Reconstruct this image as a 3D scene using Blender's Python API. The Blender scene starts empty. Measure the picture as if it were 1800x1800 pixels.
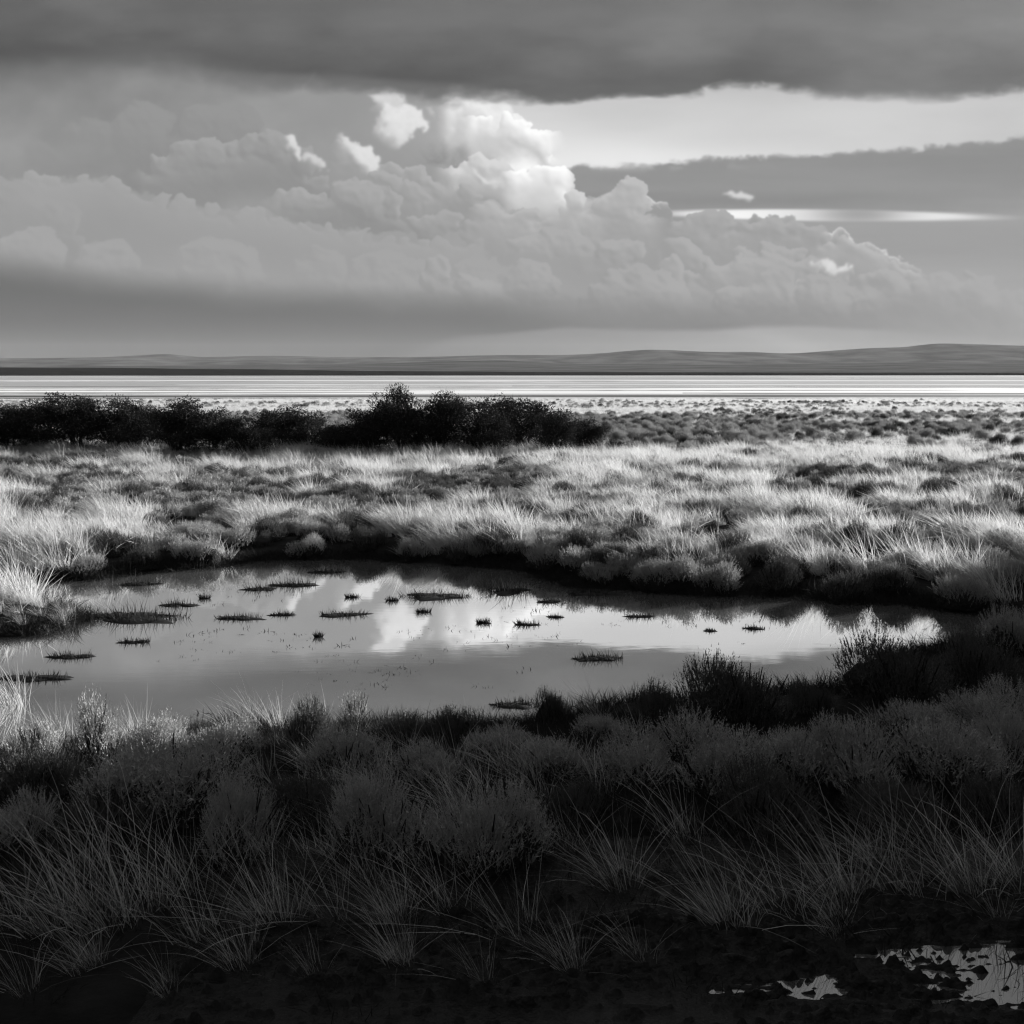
import bpy, math, random
import numpy as np
from mathutils import Vector

# ------------------------------------------------------------------ camera, sky, sun, exposure
SC = bpy.context.scene
COL = SC.collection
R = math.radians
CAM_H = 4.0
SUN_AZ, SUN_EL = R(52), R(12.5)
SUN_STRENGTH = 5.0
EXPOSURE = 1.4
SKY_STRENGTH = 0.10

# ---- the clouds: layers of noise by bearing and elevation
F_PX, CX, HY = 1930.0, 900.0, 655.0
_RND = np.random.RandomState(11); _PERM = _RND.permutation(1024); _VAL = _RND.rand(1024).astype(np.float32)
def lattice(x, y, seed):
    xi = np.asarray(x).astype(np.int32); yi = np.asarray(y).astype(np.int32)
    return _VAL[_PERM[(_PERM[(xi+seed*37) & 1023]+yi+seed*101) & 1023]]
def vnoise(x, y, seed):
    xi, yi = np.floor(x), np.floor(y); fx, fy = x-xi, y-yi
    fx = fx*fx*fx*(fx*(fx*6-15)+10); fy = fy*fy*fy*(fy*(fy*6-15)+10)
    a = lattice(xi, yi, seed); b = lattice(xi+1, yi, seed); c = lattice(xi, yi+1, seed); d = lattice(xi+1, yi+1, seed)
    return (a+(b-a)*fx)*(1-fy)+(c+(d-c)*fx)*fy
def fbm(x, y, seed, octs=5, gain=.5):
    s = 0; a = 1; n = 0
    for o in range(octs):
        s = s+a*vnoise(x, y, seed+o); n += a; a *= gain
        x, y = x*1.97+13.7, y*2.03+7.1
    return s/n
def bumps(x, y, seed):
    xi, yi = np.floor(x), np.floor(y); best = np.full(x.shape, -1.0, np.float32)
    for j in (-1, 0, 1):
        for i in (-1, 0, 1):
            cx, cy = xi+i, yi+j
            px = cx+.15+.7*lattice(cx, cy, seed); py = cy+.15+.7*lattice(cx, cy, seed+1)
            r = .65+.45*lattice(cx, cy, seed+2)
            best = np.maximum(best, r*r-(x-px)**2-(y-py)**2)
    return np.sqrt(np.maximum(best, 0))
def billow(x, y, seed, scale, octs=4, gain=.5):
    s = 0; a = 1; n = 0
    wx = x+scale*.35*(fbm(x/scale*1.3, y/scale*1.3, seed+91, 3)-.5); wy = y+scale*.35*(fbm(x/scale*1.3+5, y/scale*1.3, seed+97, 3)-.5)
    for o in range(octs):
        s = s+a*bumps(wx/scale, wy/scale, seed+7*o); n += a; a *= gain; scale *= .48
    return s/n
def sstep(a, b, x):
    t = np.clip((x-a)/(b-a), 0, 1); return t*t*(3-2*t)
def sky_layers(W=2300, H=880, A=42.0, E=31.0):
    """cloud brightness and cover over bearing -A..A and elevation 0..E degrees; rows from the horizon upwards"""
    az = np.radians(np.linspace(-A, A, W, dtype=np.float32))[None, :]; el = np.radians(np.linspace(0, E, H, dtype=np.float32))[:, None]
    gx = (CX+F_PX*np.tan(az)+0*el).astype(np.float32); gy = (HY-F_PX*np.tan(el)/np.cos(az)).astype(np.float32)
    px = math.radians(2*A/W)*F_PX
    def blur(a, s):
        s = s/px; n = int(s*2.5)+1
        k = np.exp(-.5*(np.arange(-n, n+1)/s)**2); k /= k.sum()
        p = np.pad(a, ((n, n), (0, 0)), 'edge'); a = sum(k[i]*p[i:i+a.shape[0]] for i in range(2*n+1))
        p = np.pad(a, ((0, 0), (n, n)), 'edge'); return sum(k[i]*p[:, i:i+a.shape[1]] for i in range(2*n+1))
    def G(x, y, rx, ry, ang=0.):
        c, s = math.cos(math.radians(ang)), math.sin(math.radians(ang)); dx, dy = gx-x, gy-y
        return np.exp(-(((dx*c+dy*s)/rx)**2+((-dx*s+dy*c)/ry)**2))
    def B(x, y, rx, ry, ang=0., n=None, amp=.5, edge=.12):   # soft blob with a billowed edge
        c, s = math.cos(math.radians(ang)), math.sin(math.radians(ang)); dx, dy = gx-x, gy-y
        d = np.sqrt(((dx*c+dy*s)/rx)**2+((-dx*s+dy*c)/ry)**2)
        if n is not None: d = d-amp*(n-.45)
        return 1-sstep(1-edge, 1+edge, d)
    def top(pts): return np.interp(gx, [p[0] for p in pts], [p[1] for p in pts])
    def relief(h, s, lx=.72, ly=-.55):
        hb = blur(h, s); gyv, gxv = np.gradient(hb); gyv = -gyv   # gy grows downwards
        return -(gxv*lx+gyv*ly)/px
    def turb(sc, seed, octs=4): return fbm(gx/sc, gy/sc, seed, octs, .55)-.5
    WX = gx+64*turb(95, 501)+26*turb(26, 521, 4); WY = gy+46*turb(80, 541)+22*turb(24, 561, 4)
    SX = gx+44*turb(80, 501)+13*turb(20, 521, 4); SY = gy+26*turb(70, 541)+13*turb(18, 561, 4)
    b_edge = -np.abs(turb(38, 581, 5))*2.6+.42
    rs = np.random.RandomState(7)
    def heads(pts, n, r, hi, lo, D, jy=6., soft=2.5, rel=1., rag=.5, rim=0., fade=1.6, light=(.6, -.65)):
        # a row of cauliflower heads along a ridge line: union of domes, lit from the upper right, melting away downwards
        nonlocal lum
        x0, x1 = pts[0][0], pts[-1][0]; ys = [p[1] for p in pts]
        i0, i1 = np.searchsorted(gx[0], [x0-2.5*r, x1+2.5*r]); cosa = 1/math.hypot(1, max(abs(x0-CX), abs(x1-CX))/F_PX)
        e = lambda yy, k: math.degrees(math.atan((HY-yy)/F_PX*k))/E*(H-1)
        j0, j1 = int(max(0, e(min(HY, max(ys)+2*r+D*fade), cosa))), int(min(H, e(min(ys)-3*r, 1.)))
        if i1-i0 < 4 or j1-j0 < 4: return
        sl = (slice(j0, j1), slice(i0, i1)); X, Y = gx[sl], gy[sl]
        be = b_edge[sl]; X2, Y2 = WX[sl], WY[sl]
        h = np.full(X.shape, -1e3, np.float32); hp = np.zeros(X.shape, np.float32)
        for q in range(n):
            x = x0+(x1-x0)*(q+rs.uniform(.1, .9))/n; y = np.interp(x, [p[0] for p in pts], ys)+rs.normal(0, jy)+r*.55
            g = r*rs.uniform(.55, 1.35); asp = rs.uniform(.65, .95)
            dd = g*g-((X2-x)**2+((Y2-y)/asp)**2)
            hh = np.sign(dd)*np.sqrt(np.abs(dd)); h = np.maximum(h, hh); hp += np.maximum(hh, 0)**3
        t = np.interp(X2, [p[0] for p in pts], ys); base = Y2-t-r*.75
        base = np.minimum(base*1.2, r*.6); h = np.maximum(h, base); hp = np.cbrt(hp+np.maximum(base, 0)**3)
        h = np.where(h > 0, hp, h)+rag*r*be
        m = sstep(-soft*1.2, soft*2.2, h)*sstep(x0-1.2*r, x0+.6*r, X)*(1-sstep(x1-.6*r, x1+1.2*r, X))
        hs = np.maximum(h, 0)
        k = np.ones(5)/5
        for _ in range(2):
            hs = np.apply_along_axis(lambda a: np.convolve(np.pad(a, 2, 'edge'), k, 'valid'), 0, hs); hs = np.apply_along_axis(lambda a: np.convolve(np.pad(a, 2, 'edge'), k, 'valid'), 1, hs)
        gyv, gxv = np.gradient(hs); sh = -(gxv*light[0]-gyv*light[1])/px
        d = Y-t
        v = hi+(lo-hi)*sstep(0, D, d)+np.clip(sh, -1, 1)*9*rel*(1-.6*sstep(0, D, d))+6*(n_soft[sl]-.5)
        if rim: v = v+rim*np.exp(-np.maximum(h, 0)/(.22*r))*sstep(-.1, .2, be)*np.clip(sh+.4, 0, 1)
        f = 1-sstep(D*.7, D*fade, d+14*(n_mid[sl]-.5))
        lum[sl] = lum[sl]*(1-m*f)+v*m*f
    n_soft = fbm(gx/260, gy/110, 3, 5); n_str = fbm(gx/520, gy/45, 17, 5)
    n_mid = fbm(gx/90, gy/60, 29, 5)
    lum = np.full(gx.shape, 205.0); cov = np.zeros(gx.shape)
    # clear strip gets its tone from the sky; thin veil brightening towards the cumulus
    def over(m, v):
        nonlocal lum, cov
        lum = lum*(1-m)+v*m; cov = cov+(1-cov)*m
    # thin veil
    over(.97*np.ones_like(gx), 203+22*G(970, 275, 330, 80)+16*(n_soft-.5)+8*(n_str-.5)+10*G(1250, 285, 300, 25)-8*sstep(190, 150, gy)*sstep(1000, 1500, gx))
    # far grey stratus bank on the right
    t = top([(700, 300), (980, 297), (1100, 290), (1280, 279), (1450, 271), (1600, 262), (1700, 254), (1800, 243), (2500, 215)])
    nb = billow(gx, gy*1.6, 41, 46, 4)
    d = gy-t+16*(nb-.5)+8*(n_str-.5)-9*b_edge
    m = sstep(-2, 9, d)*np.clip(.25+sstep(0, 60, d)+.75, 0, 1)
    v = 150+14*sstep(60, 150, d)+22*(n_str-.5)+10*(nb-.5)*np.exp(-np.maximum(d, 0)/25)
    v = v+55*G(1120, 289, 150, 9)*sstep(.45, .62, n_mid)
    over(m, v)
    slit = sstep(.45, .8, G(1450, 378, 420, 15, .6)+.35*(n_str-.5))*(1-.8*G(1510, 378, 75, 20))
    over(slit*1.0, 222+28*G(1250, 380, 130, 20)+10*G(1680, 380, 90, 20)+0*gx)
    low = sstep(388, 408, gy+14*(n_str-.5))
    over(low*sstep(1100, 1200, gx), 161+13*sstep(420, 560, gy)+16*(n_str-.5))
    # tall cumulus
    t = top([(-900, 60), (640, 60), (700, 100), (800, 140), (828, 168), (850, 196), (885, 190), (915, 202), (930, 226), (955, 238), (968, 262), (963, 292), (985, 312), (1003, 338), (1030, 354), (1062, 341), (1100, 337), (1140, 348), (1165, 354), (1172, 392), (1205, 386), (1240, 377), (1290, 400), (1318, 377), (1345, 383), (1382, 378), (1420, 396), (1450, 414), (1472, 398), (1500, 428), (1535, 430), (1575, 447), (1610, 462), (1640, 486), (1720, 505), (1800, 540), (2500, 560)])
    b1 = billow(gx, gy, 5, 40, 5, .6); bb = billow(gx, gy*1.1, 77, 120, 4, .5)
    t = np.interp(SX, gx[0], t[0]); d = SY-t-14*b_edge
    m = sstep(-1.0, 3.0, d)
    v = 157+9*(n_soft-.5)+16*(n_mid-.5)*sstep(700, 300, gx)
    v = v+30*turb(140, 601, 5)*sstep(760, 400, gx)-12*sstep(760, 0, gx)+5*sstep(1000, 1600, gx)
    lit = np.exp(-np.maximum(d, 0)/7.0)
    v = v+lit*(22+70*G(985, 330, 50, 40)+70*G(1140, 352, 45, 14)+60*G(1455, 412, 60, 26)+45*G(1560, 445, 90, 24)+30*G(940, 230, 60, 60))*sstep(960, 1000, gx)*sstep(.25, .55, b1)
    over(m, v)
    # the sunlit flank: brightest at its right edge, a grey fold across it
    q = d+0*gx
    fl = 84*np.exp(-(((WX-908-.32*(gy-230))/92)**2+((gy-255)/115)**2)**1.4)+24*G(810, 215, 110, 65)
    fl = fl+30*G(965, 310, 45, 50)
    lum = lum+m*fl*(.88+.25*(bb-.4))
    lum = lum-m*44*(1-sstep(.2, 1.25, np.sqrt(((gx-838-1.2*(gy-262))/100)**2+((gy-262+.25*(gx-860))/34)**2)-.5*b_edge))
    lum = lum-m*22*(1-sstep(.3, 1.2, np.sqrt(((gx-845)/60)**2+((gy-345)/40)**2)-.5*b_edge))
    def blur_s(a):
        return blur(a, 1.6)
    def tower(x, y, rx, ry, ang, br, soft=.09, rag=.6, f0=-.1, f1=.8):   # a head caught by the sun
        nonlocal lum
        dx, dy = WX-x, WY-y; c, s_ = math.cos(math.radians(ang)), math.sin(math.radians(ang))
        U, V = (dx*c+dy*s_)/rx, (-dx*s_+dy*c)/ry
        dd = np.sqrt(U*U+V*V)-rag*b_edge
        mm = (1-sstep(1-soft, 1+soft, dd))*(1-sstep(f0, f1, V-.45*U))
        lum = lum+(br-6+26*b_edge*.5-12*np.clip(V+.2, 0, 1)-lum)*blur_s(mm)*.93
    tower(674, 186, 32, 26, 20, 220, .12, .8, -.2, 1.2); tower(697, 220, 36, 32, 25, 232, .09, .8, -.35, 1.05)
    tower(818, 190, 36, 30, 20, 226, .08, f0=.2, f1=1.2); tower(885, 212, 50, 30, 20, 238, .05, f0=.0, f1=1.3)
    tower(752, 207, 7, 10, 0, 205, .4)
    heads([(790, 205), (815, 176), (835, 180), (850, 200)], 3, 22, 226, 200, 70, 3, rel=1.3, rag=.4)
    heads([(835, 214), (870, 194), (905, 200), (935, 226), (958, 246), (968, 262)], 6, 24, 240, 204, 60, 3, rel=1.6, rag=.4)
    heads([(790, 300), (840, 282), (890, 280), (930, 290)], 5, 30, 204, 186, 60, 5, rel=1.4, rag=.4)
    heads([(900, 300), (935, 282), (960, 285), (980, 312), (1004, 340)], 5, 22, 242, 206, 70, 3, rel=1.6, rag=.4)
    heads([(596, 262), (625, 252), (655, 266), (692, 292), (740, 312), (800, 340)], 9, 20, 172, 160, 60, 4, rim=20)
    tower(643, 276, 50, 24, 38, 228, .1, .8, -.3, .85)
    heads([(60, 250), (200, 205), (330, 200), (430, 215), (520, 235)], 7, 50, 152, 146, 90, 12, rel=.3, soft=16)
    heads([(250, 275), (360, 262), (440, 250), (505, 246), (545, 276), (590, 305), (640, 340), (700, 366)], 16, 24, 160, 148, 80, 4)
    tower(522, 262, 26, 12, 42, 224, .06, .8, -.3, .7); tower(558, 284, 22, 8, 24, 212, .08, .8, -.3, .7)
    heads([(625, 318), (680, 322), (740, 346), (800, 372), (860, 396)], 9, 22, 170, 156, 50, 5)
    heads([(765, 328), (800, 318), (832, 322), (862, 352), (930, 382)], 6, 26, 174, 156, 70, 4)
    heads([(480, 342), (600, 332), (660, 348), (720, 374), (800, 392), (880, 404), (960, 424)], 13, 26, 167, 148, 60, 4)
    heads([(840, 362), (900, 376), (945, 390), (985, 384), (1060, 400), (1110, 430)], 8, 24, 182, 166, 60, 4)
    heads([(985, 352), (1010, 342), (1035, 358)], 3, 20, 200, 180, 40, 2, rim=40)
    heads([(1045, 362), (1075, 342), (1110, 342), (1150, 360)], 4, 30, 184, 166, 90, 3, rim=24)
    heads([(1185, 396), (1240, 382), (1280, 398), (1320, 384), (1380, 388), (1420, 402), (1450, 424)], 10, 24, 170, 160, 80, 5)
    heads([(1180, 430), (1300, 436), (1420, 436)], 6, 34, 170, 160, 70, 8)
    heads([(1448, 424), (1472, 408), (1500, 432), (1560, 450), (1620, 478)], 8, 18, 178, 166, 60, 3, rim=20)
    heads([(900, 438), (1000, 412), (1080, 428), (1200, 462), (1330, 456), (1500, 480), (1640, 500)], 15, 36, 170, 158, 90, 8)
    tower(858, 305, 12, 6, 25, 222, .3, .9); tower(880, 318, 14, 14, 0, 218, .4, .9, -.6, .9)
    tower(1294, 346, 20, 8, 0, 218, .2, 1.6, -.5, .6); tower(1447, 483, 26, 12, 0, 222, .2, 1.6, -.5, .7); tower(1410, 512, 7, 8, 0, 205, .4, 1.2, -.4, .7)
    # front bank
    t = top([(-900, 330), (0, 316), (60, 312), (150, 311), (180, 307), (205, 322), (250, 338), (300, 350), (400, 365), (450, 371), (530, 395), (548, 385), (600, 404), (700, 414), (800, 415), (870, 430), (960, 444), (1050, 452), (1200, 480), (1400, 500), (1800, 530), (2500, 540)])
    b2 = billow(gx, gy*1.2, 143, 60, 4, .5); b3 = billow(gx*.7+gy*.5, gy*1.3-gx*.25, 153, 130, 4, .5)
    t = np.interp(SX, gx[0], t[0]); d = SY-t-14*b_edge
    m = sstep(-3, 6, d)*(1-sstep(940, 1150, gx))
    r = np.clip(relief(45*b3+14*b2, 9), -1, 1)*5
    v = 162+r+10*(n_soft-.5)+5*np.exp(-np.maximum(d, 0)/8)-8*sstep(500, 0, gx)
    over(m, v)
    heads([(-200, 335), (0, 318), (180, 314), (300, 352), (450, 374), (560, 398), (700, 418), (850, 434)], 26, 15, 168, 160, 70, 2, rel=.35, rag=.3)
    heads([(-60, 350), (30, 336), (100, 372), (170, 410)], 5, 40, 161, 156, 60, 6, rel=.4, soft=7)
    heads([(-300, 420), (0, 410), (300, 440), (650, 455), (900, 475)], 8, 66, 165, 158, 100, 12, rel=.4, soft=12)
    heads([(700, 470), (860, 490), (1000, 480), (1150, 500), (1300, 500), (1550, 520)], 11, 46, 166, 150, 60, 8, rel=.9, soft=6)
    # dark flat bases and rain under the bank
    bl = top([(-900, 500), (0, 486), (120, 500), (300, 522), (480, 532), (700, 548), (830, 552), (1000, 562), (1100, 566), (1300, 572), (1500, 566), (1650, 574), (1800, 584), (2500, 595)])
    d = gy-bl+34*(n_soft-.5)+16*(b3-.5)
    dark = top([(-900, 88), (0, 98), (300, 100), (600, 102), (900, 104), (1100, 112), (1300, 122), (1500, 140), (1800, 148), (2500, 150)])
    m = sstep(-46, 34, d)
    over(m, dark+8*(n_str-.5)+5*(n_soft-.5))
    be = top([(-900, 700), (350, 700), (600, 640), (800, 592), (1000, 576), (1200, 581), (1400, 571), (1600, 582), (1800, 590), (2500, 600)])
    d = gy-be+8*(n_mid-.5)+10*(n_str-.5)
    lowl = top([(-900, 112), (0, 113), (300, 114), (700, 118), (1000, 140), (1300, 158), (1500, 162), (1800, 150), (2500, 140)])
    over(sstep(-3, 10+14*sstep(900, 600, gx), d), lowl+8*(n_soft-.5)+6*(n_str-.5)+10*G(1400, 612, 140, 20, 20))
    over(sstep(560, 650, gy)*(1-sstep(500, 900, gx))*.8, 113+6*(n_soft-.5))
    heads([(1560, 486), (1680, 505), (1800, 530), (1960, 540)], 8, 34, 170, 152, 70, 9, rel=.7, soft=7)
    over(.5*sstep(440, 560, gy)*sstep(1650, 1800, SX)*(1-sstep(575, 600, gy))*.7, 158+10*(n_str-.5)+14*(n_mid-.5))
    # the dark deck overhead
    t = top([(-900, 140), (0, 128), (100, 112), (220, 108), (330, 122), (430, 136), (560, 142), (640, 152), (760, 160), (900, 168), (1010, 168), (1120, 160), (1230, 152), (1350, 146), (1440, 148), (1540, 157), (1640, 155), (1740, 148), (1800, 141), (2500, 120)])
    nd = billow(gx, gy*1.5, 203, 90, 4, .5)
    n_big = fbm(gx/170, gy/70, 71, 5, .55); d = t-gy+30*(nd-.5)+30*(n_soft-.5)+46*(n_big-.5)+3*b_edge
    wide = 9+30*sstep(700, 250, gx)+16*sstep(.35, .7, n_soft)
    m = sstep(-wide*.9, wide, d)
    v = top([(-900, 92), (0, 92), (600, 96), (1000, 108), (1400, 112), (1800, 118), (2500, 124)])+14*sstep(20, 150, d)+30*(fbm(gx/420, gy/70, 61, 5)-.5)+16*(n_soft-.5)+22*(n_big-.5)+8*(nd-.5)
    over(m, v)
    # veil hanging under the deck on the left
    over(sstep(.3, 1, G(620, 148, 330, 20, 3)+.5*(n_soft-.5))*.6, 128+0*gx)
    up = sstep(14, 26, np.degrees(el))
    over(up+0*gx, 112+20*(n_soft-.5)+0*gx)
    lum = lum*(.945+.055*sstep(175, 225, lum))
    lum = blur(lum, .8)
    return lum, cov
def to_lin(s): 
    s = np.clip(s/255., 0, 1.1); return np.where(s < .04045, s/12.92, ((s+.055)/1.055)**2.4)


cam = bpy.data.cameras.new('camera')
cam.sensor_width = 36; cam.sensor_fit = 'HORIZONTAL'; cam.lens = 36*F_PX/1800
cam.shift_y = -(900-HY)/1800
cam.clip_start = .1; cam.clip_end = 40000
camo = bpy.data.objects.new('camera', cam); COL.objects.link(camo)
camo.location = (0, 0, CAM_H); camo.rotation_euler = (R(90), 0, 0)
SC.camera = camo
SC.view_settings.view_transform = 'Standard'; SC.view_settings.look = 'None'
SC.view_settings.exposure = EXPOSURE; SC.view_settings.gamma = 1
SC.cycles.max_bounces = 7; SC.cycles.diffuse_bounces = 3; SC.cycles.glossy_bounces = 3
SC.cycles.transmission_bounces = 3; SC.cycles.transparent_max_bounces = 6; SC.cycles.volume_bounces = 0
SC.cycles.caustics_reflective = False; SC.cycles.caustics_refractive = False
SC.cycles.use_adaptive_sampling = False; SC.cycles.use_denoising = True; SC.cycles.denoising_prefilter = 'ACCURATE'
SC.cycles.pixel_filter_type = 'BLACKMAN_HARRIS'; SC.cycles.filter_width = 1.3; SC.cycles.sample_clamp_indirect = 4

SKY_A, SKY_E, SKY_W, SKY_H = 42., 31., 2300, 880
world = bpy.data.worlds.new('World'); SC.world = world; world.use_nodes = True
world.cycles.sampling_method = 'MANUAL'; world.cycles.sample_map_resolution = 512
def build_world():
    lum, cov = sky_layers(SKY_W, SKY_H, SKY_A, SKY_E)
    px = np.empty((SKY_H, SKY_W, 4), np.float32)
    px[..., 0] = to_lin(lum)/2**EXPOSURE; px[..., 1] = cov; px[..., 2] = 0; px[..., 3] = 1
    im = bpy.data.images.new('cloud_field', SKY_W, SKY_H, alpha=False, float_buffer=True)
    im.colorspace_settings.name = 'Non-Color'
    im.pixels.foreach_set(px.ravel()); im.update(); im.pack()
    nt = world.node_tree; nt.nodes.clear(); N = nt.nodes.new; L = nt.links.new
    def M(op, a, b=None, c=None):
        n = N('ShaderNodeMath'); n.operation = op
        for i, v in enumerate((a, b, c)):
            if v is None: continue
            if isinstance(v, (int, float)): n.inputs[i].default_value = v
            else: L(v, n.inputs[i])
        return n.outputs[0]
    out = N('ShaderNodeOutputWorld'); bg = N('ShaderNodeBackground'); bg.inputs[1].default_value = SKY_STRENGTH
    tc = N('ShaderNodeTexCoord'); sp = N('ShaderNodeSeparateXYZ'); L(tc.outputs['Generated'], sp.inputs[0])
    az = M('ARCTAN2', sp.outputs[0], sp.outputs[1]); el = M('ARCSINE', sp.outputs[2])
    u = M('MULTIPLY_ADD', az, 1/(2*R(SKY_A)), .5); v = M('MINIMUM', M('MAXIMUM', M('MULTIPLY', el, 1/R(SKY_E)), .002), .995)
    cb = N('ShaderNodeCombineXYZ'); L(u, cb.inputs[0]); L(v, cb.inputs[1])
    tx = N('ShaderNodeTexImage'); tx.image = im; tx.extension = 'MIRROR'; tx.interpolation = 'Cubic'; L(cb.outputs[0], tx.inputs[0])
    sc = N('ShaderNodeSeparateColor'); L(tx.outputs[0], sc.inputs[0])
    sky = N('ShaderNodeTexSky'); sky.sky_type = 'NISHITA'; sky.sun_disc = False
    sky.sun_elevation = SUN_EL; sky.sun_rotation = SUN_AZ; sky.altitude = 1200
    bw = N('ShaderNodeRGBToBW'); L(sky.outputs[0], bw.inputs[0])
    cloud = M('MULTIPLY', sc.outputs[0], 1/SKY_STRENGTH)
    clear = M('MULTIPLY', bw.outputs[0], 1.0)
    tot = M('ADD', M('MULTIPLY', clear, M('SUBTRACT', 1.0, sc.outputs[1])), M('MULTIPLY', cloud, sc.outputs[1]))
    def S(x, a, b, c, d):
        r = N('ShaderNodeMapRange'); r.interpolation_type = 'SMOOTHSTEP'; L(x, r.inputs[0])
        for i, q in enumerate((a, b, c, d)): r.inputs[i+1].default_value = q
        return r.outputs[0]
    # unseen sky: dimmed behind, brightness added overhead to lift the shaded near bank
    sky_gain = M('MULTIPLY', S(M('ABSOLUTE', az), R(35), R(95), 1., .4), S(el, R(27), R(58), 1., 3.4))
    tot = M('MULTIPLY', tot, sky_gain)
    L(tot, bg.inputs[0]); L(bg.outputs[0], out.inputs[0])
build_world()
sl = bpy.data.lights.new('sun', 'SUN'); sl.energy = SUN_STRENGTH; sl.angle = R(.55); sl.color = (1, .995, .985)
so = bpy.data.objects.new('sun', sl); COL.objects.link(so)
SUN = Vector((math.sin(SUN_AZ)*math.cos(SUN_EL), math.cos(SUN_AZ)*math.cos(SUN_EL), math.sin(SUN_EL)))
so.rotation_euler = (-SUN).to_track_quat('-Z', 'Y').to_euler(); so.location = (60, 40, 60)

HAZE = 1.6e-5
# ------------------------------------------------------------------ helpers
def tag(o, label=None, cat=None, group=None, kind=None):
    for k, v in (('label', label), ('category', cat), ('group', group), ('kind', kind)):
        if v: o[k] = v
    return o
def new_mesh(name, verts, faces, mat, smooth=False):
    v = np.asarray(verts, np.float32).reshape(-1, 3); f = np.asarray(faces, np.int32)
    k = f.shape[1]; me = bpy.data.meshes.new(name)
    me.vertices.add(len(v)); me.vertices.foreach_set('co', v.ravel())
    me.loops.add(f.size); me.loops.foreach_set('vertex_index', f.ravel())
    me.polygons.add(len(f)); me.polygons.foreach_set('loop_start', np.arange(0, f.size, k, dtype=np.int32))
    me.polygons.foreach_set('loop_total', np.full(len(f), k, np.int32))
    if smooth: me.polygons.foreach_set('use_smooth', np.ones(len(f), bool))
    me.update(calc_edges=True); me.materials.append(mat); return me
def link(name, me, parent=None, loc=(0, 0, 0)):
    o = bpy.data.objects.new(name, me); COL.objects.link(o); o.location = loc
    if parent: o.parent = parent
    return o
def P(px, py, z=0.):     # where the sight line through a place of the view meets height z
    y = F_PX*(CAM_H-z)/(py-HY); return ((px-CX)*y/F_PX, y)

def material(name, alb, alb2=None, rough=.9, scale=8., transl=0., spec=.2, dims=None, bump=0.):
    m = bpy.data.materials.new(name); m.use_nodes = True; nt = m.node_tree; N = nt.nodes.new; L = nt.links.new
    b = nt.nodes['Principled BSDF']; b.inputs['Roughness'].default_value = rough; b.inputs['Specular IOR Level'].default_value = spec
    tc = N('ShaderNodeTexCoord'); no = N('ShaderNodeTexNoise'); no.inputs['Scale'].default_value = scale; no.inputs['Detail'].default_value = 5
    mp = N('ShaderNodeMapping'); L(tc.outputs['Object'], mp.inputs[0]); L(mp.outputs[0], no.inputs['Vector'])
    if dims: mp.inputs['Scale'].default_value = dims
    cr = N('ShaderNodeValToRGB'); cr.color_ramp.elements[0].position = .32; cr.color_ramp.elements[1].position = .68
    a2 = alb if alb2 is None else alb2
    cr.color_ramp.elements[0].color = (alb, alb, alb, 1); cr.color_ramp.elements[1].color = (a2, a2, a2, 1)
    L(no.outputs['Fac'], cr.inputs[0]); L(cr.outputs[0], b.inputs['Base Color'])
    if bump:
        bp = N('ShaderNodeBump'); bp.inputs['Strength'].default_value = bump; bp.inputs['Distance'].default_value = .05
        L(no.outputs['Fac'], bp.inputs['Height']); L(bp.outputs[0], b.inputs['Normal'])
    if transl:
        t = N('ShaderNodeBsdfTranslucent'); L(cr.outputs[0], t.inputs[0]); mx = N('ShaderNodeMixShader'); mx.inputs[0].default_value = transl
        L(b.outputs[0], mx.inputs[1]); L(t.outputs[0], mx.inputs[2]); L(mx.outputs[0], nt.nodes['Material Output'].inputs[0])
    return m
M_GRASS = material('dry_grass', .50, .78, .7, 3, .38)
M_GRASSF = material('dry_grass_bank', .50, .82, .6, 3, .15)
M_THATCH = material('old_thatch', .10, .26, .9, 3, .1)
M_SAGE = material('sage_leaf', .28, .48, .85, 5, .14)
M_SAGED = material('dark_sage_leaf', .07, .13, .85, 5, .16)
M_WOOD = material('shrub_wood', .018, .05, .95, 25, 0, .0, None, 1.)
M_TREE = material('tree_leaf', .02, .06, .95, 6, .08, .0)
M_BARK = material('tree_bark', .03, .06, .95, 12, 0, .1)
M_TURF = material('wet_turf', .014, .04, .9, 8, .15)
M_MUD = material('mud', .008, .02, .75, 30, 0, .2)
M_WETMUD = material('wet_mud', .005, .014, .40, 30, 0, .13, None, .5)

# ------------------------------------------------------------------ terrain
POND = [(-700, 1012), (-60, 1010), (60, 1016), (180, 1022), (260, 1003), (380, 994), (450, 988), (560, 984), (640, 985), (740, 990), (830, 996), (910, 1004),
        (960, 1018), (1010, 1032), (1090, 1038), (1160, 1043), (1280, 1046), (1400, 1050), (1520, 1062), (1620, 1068), (1710, 1078), (1775, 1096), (1740, 1126),
        (1640, 1140), (1560, 1165), (1490, 1200), (1400, 1222), (1280, 1235), (1150, 1240), (1060, 1250), (1000, 1268), (900, 1276), (760, 1286), (640, 1286),
        (560, 1296), (430, 1284), (330, 1296), (200, 1308), (60, 1322), (-60, 1350), (-300, 1340), (-700, 1300)]
PENINSULA = [(-700, 1050), (-60, 1048), (30, 1052), (90, 1062), (130, 1078), (160, 1088), (128, 1098), (112, 1108), (60, 1116), (-20, 1122), (-700, 1130)]
def world_poly(pp): return np.array([P(a, b) for a, b in pp])
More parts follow.
